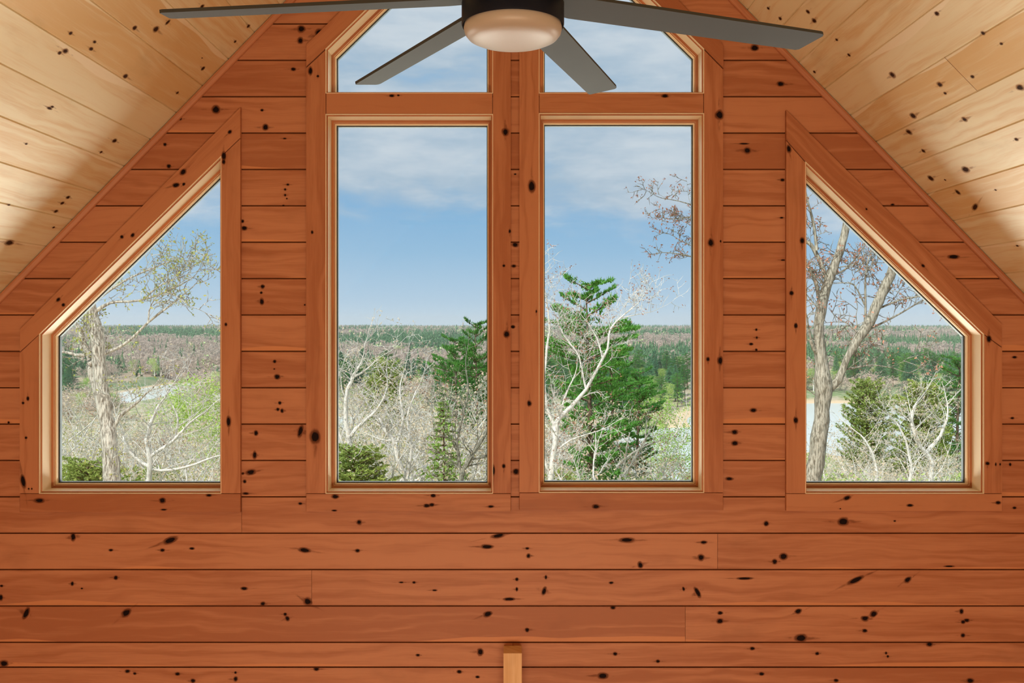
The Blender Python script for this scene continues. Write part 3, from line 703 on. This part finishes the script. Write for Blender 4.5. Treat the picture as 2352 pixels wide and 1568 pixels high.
def leafy(seed, H, R, leaf, bark, n=2600, size=.2, name='leafy_tree'):
    rng = random.Random(seed); mb = MB(); tips = []; lf = MB()
    p = Vector((0, 0, -.5)); mb.tube([p, Vector((0, 0, H*.35)), Vector((.1, 0, H*.6))], [H*.016, H*.012, H*.006], 6)
    for c in range(7):
        a = c*2.4; grow(rng, mb, tips, Vector((0, 0, H*rng.uniform(.25, .55))), Vector((math.cos(a), math.sin(a), .9)).normalized(), H*.42, H*.006, 2)
    blobs = [(Vector((rng.uniform(-1, 1)*R*.6, rng.uniform(-1, 1)*R*.6, H*rng.uniform(.35, .88))), R*rng.uniform(.3, .5)) for _ in range(14)]
    for _ in range(n):
        c, br = rng.choice(blobs); q = c+rdir(rng)*br*rng.uniform(.6, 1.05); a = rdir(rng)*size; b = rdir(rng)*size*.6
        lf.face([q-a*.5, q+b*.5, q+a*.5, q-b*.5])
    root = empty(name); t = mb.build('trunk', bark, root, smooth=True); l = lf.build('foliage', leaf, root)
    return link_kids(root, t, l)

used = set(); HT = {}
def place(proto, x, y, H0, H, rz, label, cat, group=None, wide=1.0):
    o = proto if proto.name not in used else copy_tree(proto)
    if proto.name not in HT: HT[proto.name] = max(v.co.z for c in KIDS[proto.name] for v in c.data.vertices)
    H0 = HT[proto.name]
    used.add(proto.name)
    s = H/H0; o.location = (x, y, ground(x, y)-.05); o.scale = (s*wide, s*wide, s); o.rotation_euler = (0, 0, rz)
    for k in ('group',):
        if k in o: del o[k]
    tag(o, label, cat, group); return o
def at(px, Y): return (px-CX)*Y/F
def topH(py, x, Y): return (EYE-(py-CY)*Y/F)-ground(x, Y)

# --- trees traced from the view: stems given as (px, py, radius px), at their own distance
def traced_tree(name, Y, stems, bark, bud, seed, label, twig=1.0, wig=.12, budkeep=.5, bsize=.035, tw_len=.8, density=1.0, lvl=2, up=.06, zmax=None):
    rng = random.Random(seed); x0 = stems[0][0][0]; bx = at(x0, Y); gz = ground(bx, Y)
    root = empty(name, (bx, Y, gz)); O = Vector((bx, Y, gz)); mb = MB(); tips = []; tw = MB()
    for si, st in enumerate(stems):
        yoff = 0.0 if si == 0 else rng.uniform(-.05, .05); pts = []; rad = []
        if si == 0:
            q = P(st[0][0], st[0][1], Y)-O
            for k in range(6): pts.append(Vector((q.x*k/6, 0, -.3+(q.z+.3)*k/6))); rad.append(st[0][2]*Y/F*(1.35-.055*k))
        for i, (px, py, r) in enumerate(st):
            q = P(px, py, Y)-O; q.y += yoff*i if si else 0; pts.append(q); rad.append(r*Y/F)
        # refine with a little bend
        P2 = []; R2 = []
        for i in range(len(pts)-1):
            for k in range(3):
                t = k/3; a = pts[max(i-1, 0)]; b = pts[i]; c = pts[i+1]; d = pts[min(i+2, len(pts)-1)]
                q = .5*((2*b)+(c-a)*t+(2*a-5*b+4*c-d)*t*t+(3*b-a-3*c+d)*t**3)
                P2.append(q+rdir(rng)*rad[i]*wig); R2.append((rad[i]*(1-t)+rad[i+1]*t)*rng.uniform(.94, 1.07))
        P2.append(pts[-1]); R2.append(rad[-1])
        mb.tube(P2, R2, 12 if rad[0] > .05 else 6)
        # twigs along the stem
        tot = sum((P2[i+1]-P2[i]).length for i in range(len(P2)-1)); s0 = 3 if si == 0 else 1
        nt = int(tot*(1.6 if rad[0] > .04 and wig < .2 else 3.2 if rad[0] > .04 else 5)*density)
        for _ in range(nt):
            i = rng.randrange(s0, len(P2)-1)
            if (P2[i]+O).z < EYE-3.2*Y/13: continue
            dd = (P2[i+1]-P2[i]).normalized(); s = rdir(rng); s.z = abs(s.z)*.6; s.y *= .6
            grow(rng, tw, tips, P2[i], (dd*.5+s).normalized(), tw_len*rng.uniform(.5, 1.2), max(.006, min(R2[i]*.3, .02))*twig, lvl, .28, up)
        if R2[-1] < .05: grow(rng, tw, tips, P2[-1], (P2[-1]-P2[-2]).normalized(), tw_len, R2[-1]*.9, lvl, .25, up)
    lf = MB(); leaves(rng, lf, tips, bsize, 2, bsize*1.2, budkeep)
    mb.build('trunk', bark, root, smooth=True); tw.build('twigs', bark, root, smooth=True); lf.build('buds', bud, root)
    tag(root, label, 'tree'); return root

traced_tree('oak_tree', 13, [
  [(262, 1140, 20), (255, 1090, 19), (250, 1000, 18), (238, 930, 17), (229, 850, 15), (222, 770, 15), (205, 710, 16), (190, 640, 13), (182, 560, 10), (190, 470, 8)],
  [(246, 968, 12), (224, 905, 11), (206, 862, 10), (200, 832, 9), (180, 790, 6), (166, 762, 5), (150, 735, 4), (120, 690, 3)],
  [(204, 838, 7), (235, 815, 4), (290, 785, 3.5), (335, 740, 3), (385, 700, 2.2), (420, 670, 1.4)],
  [(196, 815, 5), (175, 815, 4), (150, 808, 3), (110, 812, 3)],
  [(186, 800, 4), (195, 770, 3), (188, 745, 2)],
  [(260, 985, 6), (275, 955, 5), (300, 935, 4), (318, 920, 3)],
  [(212, 720, 6), (250, 695, 3.2), (310, 690, 2.6), (370, 672, 2.0), (430, 640, 1.2)],
  [(206, 700, 5), (245, 670, 3), (290, 640, 2.2), (345, 615, 1.6), (380, 600, 1)],
  [(330, 688, 2), (370, 655, 1.6), (410, 640, 1)],
  [(340, 742, 2), (350, 700, 1.4), (385, 670, 1), (440, 700, .9)]],
  BARKG, BUDG, 11, 'tall leafless tree with thick furrowed trunk and yellow-green buds, through the left slanted window', twig=.55, budkeep=.55, bsize=.05, tw_len=.55, density=1.15)
traced_tree('oak_tree', 12, [
  [(1858, 1140, 19), (1868, 1090, 18), (1880, 1010, 18), (1889, 940, 17), (1892, 885, 19), (1886, 825, 14), (1880, 765, 12), (1889, 695, 11), (1905, 640, 11), (1928, 580, 9), (1944, 520, 8), (1950, 470, 7), (1965, 400, 6)],
  [(1893, 905, 12), (1924, 872, 9), (1940, 832, 7), (1962, 785, 10), (1990, 742, 12), (2012, 690, 11), (2036, 635, 10), (2060, 570, 9), (2080, 500, 7)],
  [(1902, 650, 6), (1886, 600, 5), (1866, 560, 4.5), (1845, 545, 4), (1810, 500, 3)],
  [(1883, 700, 5), (1876, 655, 4.5), (1858, 615, 4), (1840, 590, 3)],
  [(1876, 575, 3.6), (1870, 520, 3.2), (1857, 470, 2.6), (1850, 440, 2)],
  [(1986, 748, 3), (1987, 700, 2.5), (1985, 640, 2), (1992, 590, 1.5)],
  [(1986, 700, 2), (1960, 655, 1.5), (1930, 650, 1)],
  [(2005, 715, 3), (2060, 690, 2), (2110, 680, 1.4)],
  [(1988, 760, 3), (2050, 730, 2), (2120, 690, 1.3)],
  [(1930, 850, 3), (1960, 845, 2.4), (2000, 838, 1.6), (2050, 845, 1)],
  [(1884, 815, 8), (1868, 800, 5), (1858, 780, 3)],
  [(1908, 632, 3), (1940, 620, 2), (1970, 590, 1.2)]],
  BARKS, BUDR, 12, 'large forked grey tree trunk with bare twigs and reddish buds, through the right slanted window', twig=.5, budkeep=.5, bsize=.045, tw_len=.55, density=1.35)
traced_tree('oak_tree', 15, [
  [(1745, 1180, 15), (1740, 1000, 14), (1735, 850, 12), (1740, 700, 10), (1745, 560, 8), (1730, 430, 6)],
  [(1742, 640, 5), (1690, 610, 4), (1640, 595, 2.5), (1590, 590, 1.8), (1545, 582, 1.2)],
  [(1738, 520, 5), (1690, 520, 3.5), (1640, 500, 2.5), (1590, 500, 1.6), (1540, 505, 1)],
  [(1640, 500, 2.2), (1600, 475, 1.6), (1560, 462, 1), (1520, 455, .8)],
  [(1640, 595, 1.8), (1600, 570, 1.2), (1560, 550, .8)]],
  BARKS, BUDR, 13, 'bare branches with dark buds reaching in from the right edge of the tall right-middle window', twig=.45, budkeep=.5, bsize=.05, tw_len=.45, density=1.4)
traced_tree('birch_tree', 22, [
  [(1262, 1180, 7.3), (1268, 1080, 6.6), (1275, 1000, 5.9), (1285, 960, 5.3), (1330, 915, 4), (1370, 850, 3.3), (1395, 800, 2.6), (1400, 760, 2.3), (1425, 730, 1.7), (1455, 705, 1.2)],
  [(1275, 990, 4.6), (1250, 900, 3.3), (1256, 800, 2.6), (1262, 740, 2), (1250, 660, 1.3)],
  [(1345, 890, 2.6), (1330, 820, 2), (1310, 790, 2), (1290, 760, 1.3), (1275, 720, 0.99)],
  [(1384, 820, 2), (1370, 775, 1.7), (1350, 740, 0.99)],
  [(1283, 965, 2.6), (1300, 905, 2), (1320, 860, 1.3)],
  [(1272, 1040, 2.6), (1310, 1010, 2), (1370, 990, 1.3)],
  [(1425, 730, 1.3), (1475, 720, 0.79), (1500, 715, 0.53)],
  [(1266, 1110, 3.3), (1240, 1010, 3.3), (1232, 900, 2.6)]],
  BARKW, BUDR, 14, 'white-barked leafless tree in front of the pine, through the tall right-middle window', twig=.9, wig=.4, budkeep=.35, bsize=.06, tw_len=1.0, density=1.1)

traced_tree('birch_tree', 25, [
  [(800, 1150, 8), (797, 1060, 7), (802, 1010, 6), (795, 950, 5), (797, 900, 4), (812, 862, 3), (830, 832, 2)],
  [(802, 1005, 5), (828, 975, 4), (868, 938, 2.5), (885, 905, 1.5)], [(797, 1062, 4), (785, 1010, 3), (770, 980, 2)], [(808, 870, 2.5), (840, 850, 1.6), (862, 830, 1)]],
  BARKW, BUDB, 15, 'white forked leafless tree at the left glass edge of the tall left-middle window', twig=1.25, wig=.45, budkeep=.5, bsize=.07, tw_len=1.3, density=1.1, lvl=2)
traced_tree('birch_tree', 28, [
  [(945, 1150, 7), (925, 1080, 6), (905, 1020, 5), (885, 985, 4), (868, 960, 3)], [(908, 1025, 4), (925, 965, 3), (918, 900, 2), (925, 860, 1.2)],
  [(935, 1100, 4), (945, 1030, 3), (935, 960, 2), (955, 900, 1.4)], [(900, 1010, 3), (880, 1010, 2), (860, 1002, 1.4)]],
  BARKW, BUDB, 16, 'leaning white leafless tree at the bottom centre of the tall left-middle window', twig=1.25, wig=.45, budkeep=.5, bsize=.07, tw_len=1.3, density=1.1, lvl=2)
traced_tree('birch_tree', 24, [
  [(1056, 1150, 7), (1060, 1085, 6), (1085, 1045, 4.5), (1112, 1000, 3.5), (1135, 960, 2)], [(1060, 1088, 5), (1050, 1020, 3.5), (1062, 960, 2.5), (1075, 900, 2), (1070, 850, 1.2)], [(1080, 1052, 3), (1112, 1050, 2), (1140, 1030, 1.4)]],
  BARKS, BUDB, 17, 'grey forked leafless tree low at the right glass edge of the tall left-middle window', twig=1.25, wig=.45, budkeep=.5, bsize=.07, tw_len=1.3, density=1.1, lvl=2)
traced_tree('birch_tree', 22, [
  [(330, 1150, 7), (345, 1080, 6), (338, 1010, 5), (350, 965, 4), (365, 930, 2.5)], [(342, 1050, 4.5), (400, 1010, 3.5), (440, 970, 2.5), (480, 940, 1.6)],
  [(338, 1070, 4), (300, 1040, 3), (285, 1000, 2)], [(400, 1010, 3), (410, 960, 2), (400, 930, 1.3)], [(350, 1080, 4), (420, 1075, 3), (490, 1050, 2)]],
  BARKW, BUDB, 18, 'spreading white leafless tree right of the thick trunk in the left slanted window', twig=1.25, wig=.45, budkeep=.4, bsize=.07, tw_len=1.3, density=1.1, lvl=2)
traced_tree('birch_tree', 30, [
  [(2135, 1150, 6), (2140, 1060, 5), (2105, 1010, 4.5), (2095, 960, 3.5), (2105, 925, 2)], [(2128, 1040, 4.5), (2160, 1000, 3.5), (2175, 960, 2.5)],
  [(2082, 1140, 4), (2092, 1070, 3.5), (2080, 1010, 2.5), (2060, 970, 1.6)], [(2010, 1150, 4), (2012, 1070, 3.5), (2000, 1030, 2.5), (1980, 1000, 1.6)]],
  BARKW, BUDB, 19, 'white multi-stemmed leafless tree at the bottom right of the right slanted window', twig=1.25, wig=.45, budkeep=.8, bsize=.07, tw_len=1.3, density=1.1, lvl=2)
# --- named conifers
pine1 = conifer(21, 15.0, 2.6, PINEG, 'pine', 2.2, 'pine_tree', .24)
X = at(1360, 38); place(pine1, X, 38, 15.0, topH(620, X, 38), .4, 'tall green pine rising above the horizon, through the tall right-middle window', 'tree', wide=1.0)
ced = conifer(22, 7.0, 1.5, CEDAR, 'cedar', 1.3, 'cedar_tree', .14)
fir = conifer(23, 9.0, 2.0, FIRG, 'fir', 1.0, 'fir_tree', .26)
YFIR = treemat('light_spruce_needles', lin(152, 184, 96), lin(108, 152, 78), .8, trans=.3)
fir2 = conifer(24, 9.0, 2.5, YFIR, 'fir', .42, 'spruce_tree', .24)
lf1 = leafy(25, 8.0, 2.6, LEAFG, BARKW, 6500, .13)
for pr, px, Y, top, lab, wd in (
  (fir2, 1025, 26, 908, 'small thin spruce with bare lower trunk, lower right of the tall left-middle window', 1.0),
  (ced, 880, 62, 815, 'olive-green cedar standing above the pale thicket, through the tall left-middle window', .9),
  (ced, 1995, 62, 862, 'yellow-green cedar in front of the lake, through the right slanted window', 1.1),
  (ced, 2115, 66, 868, 'darker green bushy cedar right of the yellow-green cedar, in the right slanted window', 1.25),
  (pine1, 2195, 85, 805, 'light green pine at the right glass edge of the right slanted window', 1.1),
  (pine1, 1098, 75, 722, 'green pine top above the horizon at the right edge of the tall left-middle window', .7),
  (pine1, 1050, 95, 762, 'green pine left of the taller pine top in the tall left-middle window', .9),
  (lf1, 482, 75, 818, 'bright yellow-green leafy tree at the right edge of the left slanted window', 1.2),
  (ced, 815, 24, 1010, 'low green cedar at the lower left corner of the tall left-middle window', 1.6),
  (ced, 195, 20, 1040, 'low green cedar left of the thick trunk in the left slanted window', 1.6),
  (pine1, 1462, 66, 835, 'green pine right of and behind the tallest pine, in the tall right-middle window', .9),
  (pine1, 1410, 60, 790, 'broad green pine behind the lower boughs of the tallest pine', 1.0),
  (lf1, 1520, 110, 880, 'low fresh green tree beyond the water, in the tall right-middle window', 1.3),
  (lf1, 1850, 60, 1010, 'small light green tree beside the leaning trunk in the right slanted window', 1.0)):
    H0 = {pine1: 15.0, ced: 7.0, fir2: 9.0, lf1: 8.0}[pr]
    X = at(px, Y); place(pr, X, Y, H0, max(2.5, topH(top, X, Y)), RND.uniform(0, 6), lab, 'tree', wide=wd)

# --- the pale leafless thicket on the slope below the house
protos = [bare_tree(31, 8, BARKW, BUDB, .10, 1, .75, 4, .28, .16), bare_tree(32, 8, BARKW, BUDB, .11, 2, .75, 4, .3, .18),
          bare_tree(33, 8, BARKW, BUDB, .09, 3, .7, 3, .3, .14, 3), bare_tree(34, 8, BARKG, BUDR, .09, 1, .6, 4, .28, .14), bare_tree(35, 8, BARKW, BUDG, .11, 2, .8, 4, .3, .2)]
WIN = [(0.0, 'L', 140, 505, 'left slanted window'), (0, 'CL', 778, 1117, 'tall left-middle window'), (0, 'CR', 1250, 1588, 'tall right-middle window'), (0, 'R', 1852, 2210, 'right slanted window')]
rng = random.Random(77); shrub = leafy(26, 3.0, 1.6, LEAFG, BARKW, 3600, .095, 'shrub')
shrub2 = conifer(27, 3.2, 1.5, CEDAR, 'cedar', 1.1, 'juniper_bush', .11)
for _, k, xa, xb, wname in WIN:
    cnt = 36
    for i in range(cnt):
        px = rng.uniform(xa-25, xb+25); Y = 26*(150/26)**((i+rng.random())/cnt); X = at(px, Y)
        tp = {'L': 890, 'CL': 862, 'CR': 900, 'R': 985}[k]+rng.uniform(-25, 60)+(50 if Y < 45 and k != 'CR' else 0)
        if k == 'L' and 270 < px < 460: tp = max(tp, 968)
        if k == 'R' and px < 1940: tp += 75
        if k == 'CR' and px > 1330 and rng.random() < .6: tp += 85
        H = topH(tp, X, Y)
        if H < 2.0 or (k == 'CR' and px > 1330 and rng.random() < .45): continue
        H = min(H, 17)
        j = rng.choice((0, 1, 2, 3, 3, 3, 1)) if k == 'CR' and px < 1400 else rng.choice((0, 1, 2, 2, 1, 3, 4)) if k != 'R' else rng.choice((0, 1, 2, 2, 1))
        g = 'bare pale trees of the thicket in the '+wname
        place(protos[j], X, Y, 9.0, H, rng.uniform(0, 6.28), 'leafless pale-barked tree in the tangled thicket seen low in the '+wname, 'tree', g, rng.uniform(.9, 1.2))
    for i in range(22):
        px = rng.uniform(xa-20, xb+20); Y = 30*(110/30)**rng.random(); X = at(px, Y); pr = rng.choice((shrub, shrub, shrub2))
        H = min(topH(1030+rng.uniform(-30, 70), X, Y), 5.5)
        if H < 1.2: continue
        place(pr, X, Y, 3.0, H, rng.uniform(0, 6.28), 'green bush growing among the bare trees low in the '+wname, 'bush', 'green bushes in the thicket of the '+wname, .75 if pr is shrub2 else 1.0)

# --- conifers and leafless trees on the far shore and slope
def wet(x, y): return ground(x, y) < LAKE+.35
WOODB = treemat('greyish_pink_twigs', lin(204, 184, 168), lin(178, 160, 146), .1)
farbare = bare_tree(36, 9, BARKG, WOODB, .35, 2, 1.0, 3, .3, .3, 3, 'woodland_tree')
nfar = 0; tries = 0
while nfar < 400 and tries < 6000:
    tries += 1
    Y = 240*(440/240)**(rng.random()**.75); _, k, xa, xb, wname = rng.choice(WIN); px = rng.uniform(xa-15, xb+15); X = at(px, Y)
    if wet(X, Y) or wet(X, Y-12): continue
    if k == 'L' and 270 < px < 460 and Y < 425: continue
    cl = mnoise.noise(Vector((X*.012, Y*.009, 5.0)))
    if rng.random() < .16:
        place(lf1, X, Y, 8.0, rng.uniform(7, 11), rng.uniform(0, 6.28), 'light green budding tree on the slope across the water, in the '+wname, 'tree', 'far budding trees seen in the '+wname, 1.3)
    elif cl > .0 or (wname[0] == 'r' and cl > -.2):
        H = rng.uniform(10, 16) if Y < 420 else rng.uniform(8, 13)
        place(fir if rng.random() < .5 else pine1, X, Y, 9.0, H, rng.uniform(0, 6.28), 'dark green conifer on the slope across the water, in the '+wname, 'tree', 'far conifers seen in the '+wname, rng.uniform(1.0, 1.5))
    else:
        place(farbare, X, Y, 9.0, rng.uniform(7, 10), rng.uniform(0, 6.28), 'brownish leafless tree on the slope across the water, in the '+wname, 'tree', 'far leafless trees seen in the '+wname, 1.3)
    nfar += 1

# --- the wooded hills beyond: nobody could count these
def farforest(name, cols, label, seed, cond, n, hmin, hmax, cone):
    rng = random.Random(seed); mb = MB(); made = 0; t = 0
    while made < n and t < n*12:
        t += 1
        Y = 425*(2700/425)**(rng.random()**.85); X = rng.uniform(-.60, .60)*Y
        s = mnoise.noise(Vector((X*.006, Y*.0045, 2.0)))+.35*mnoise.noise(Vector((X*.02, Y*.02, 9.0)))
        if not cond(s, rng): continue
        z = ground(X, Y)-.5; H = rng.uniform(hmin, hmax); R = H*(.30 if cone else .42)*rng.uniform(.8, 1.3); made += 1
        k = 5; a0 = rng.uniform(0, 6); tiers = ((.1, 1.0, .55), (.4, .72, .8), (.68, .42, 1.0)) if cone else ((.15, .7, 0), (.5, 1.0, 0), (.85, .62, 0))
        if cone:
            nq = 34 if Y < 900 else 13; fs = .55 if Y < 900 else 1.0
            for q in range(nq):
                h = (q+rng.random())/nq; a = rng.uniform(0, 6.28); rr = R*(1.02-h)*.85
                q0 = rng.uniform(.3, .85); c = Vector((X+math.cos(a)*rr*q0, Y+math.sin(a)*rr*q0, z+H*h)); u = Vector((math.cos(a), math.sin(a), -.15))*(rr*.8+.3)*fs; v = Vector((-math.sin(a), math.cos(a), 0))*(rr*.75+.25)*fs; w = Vector((0, 0, H*.09))
                mb.face([c+u-w, c+v*.8, c-u*.4+w, c-v*.8])
        else:
            nr = Y < 900; sc = .36 if nr else .6
            for _ in range(34 if nr else 11):
                d = rdir(rng); c = Vector((X, Y, z+H*.55))+Vector((d.x*R*.8, d.y*R*.8, d.z*H*.38))
                u = rdir(rng)*R*sc; v = rdir(rng)*R*sc*.8; u.z = abs(u.z)
                mb.face([c-u*.5-v*.3, c-u*.2+v*.6, c+u*.7, c+u*.1-v*.7])
    o = mb.build(name, cols); tag(o, label, 'forest', kind='stuff'); return o
FARG = treemat('distant_evergreen', lin(112, 150, 106), lin(74, 118, 88), .02, trans=.3)
FARB = treemat('distant_leafless_crowns', lin(206, 190, 176), lin(186, 172, 160), .02, trans=.5)
FARL = treemat('distant_spring_green', lin(184, 202, 146), lin(160, 188, 132), .02)
farforest('evergreen_forest', FARG, 'band of distant evergreen forest covering the hills up to the horizon', 1, lambda s, r: s > .1 or r.random() < .05, 9000, 7, 11, True)
farforest('leafless_forest', FARB, 'distant greyish brown leafless woods between the evergreen bands on the hills', 2, lambda s, r: s < .12, 14000, 6, 9, False)
farforest('budding_forest', FARL, 'scattered patches of distant light green budding woods on the hills', 3, lambda s, r: -.1 < s < .05 and r.random() < .5, 900, 6, 9, False)
# prototypes that never got a place
for pr in [pine1, ced, fir, fir2, lf1, shrub, shrub2, farbare]+protos:
    if pr.name not in used:
        for ch in KIDS[pr.name]: bpy.data.objects.remove(ch)
        bpy.data.objects.remove(pr)
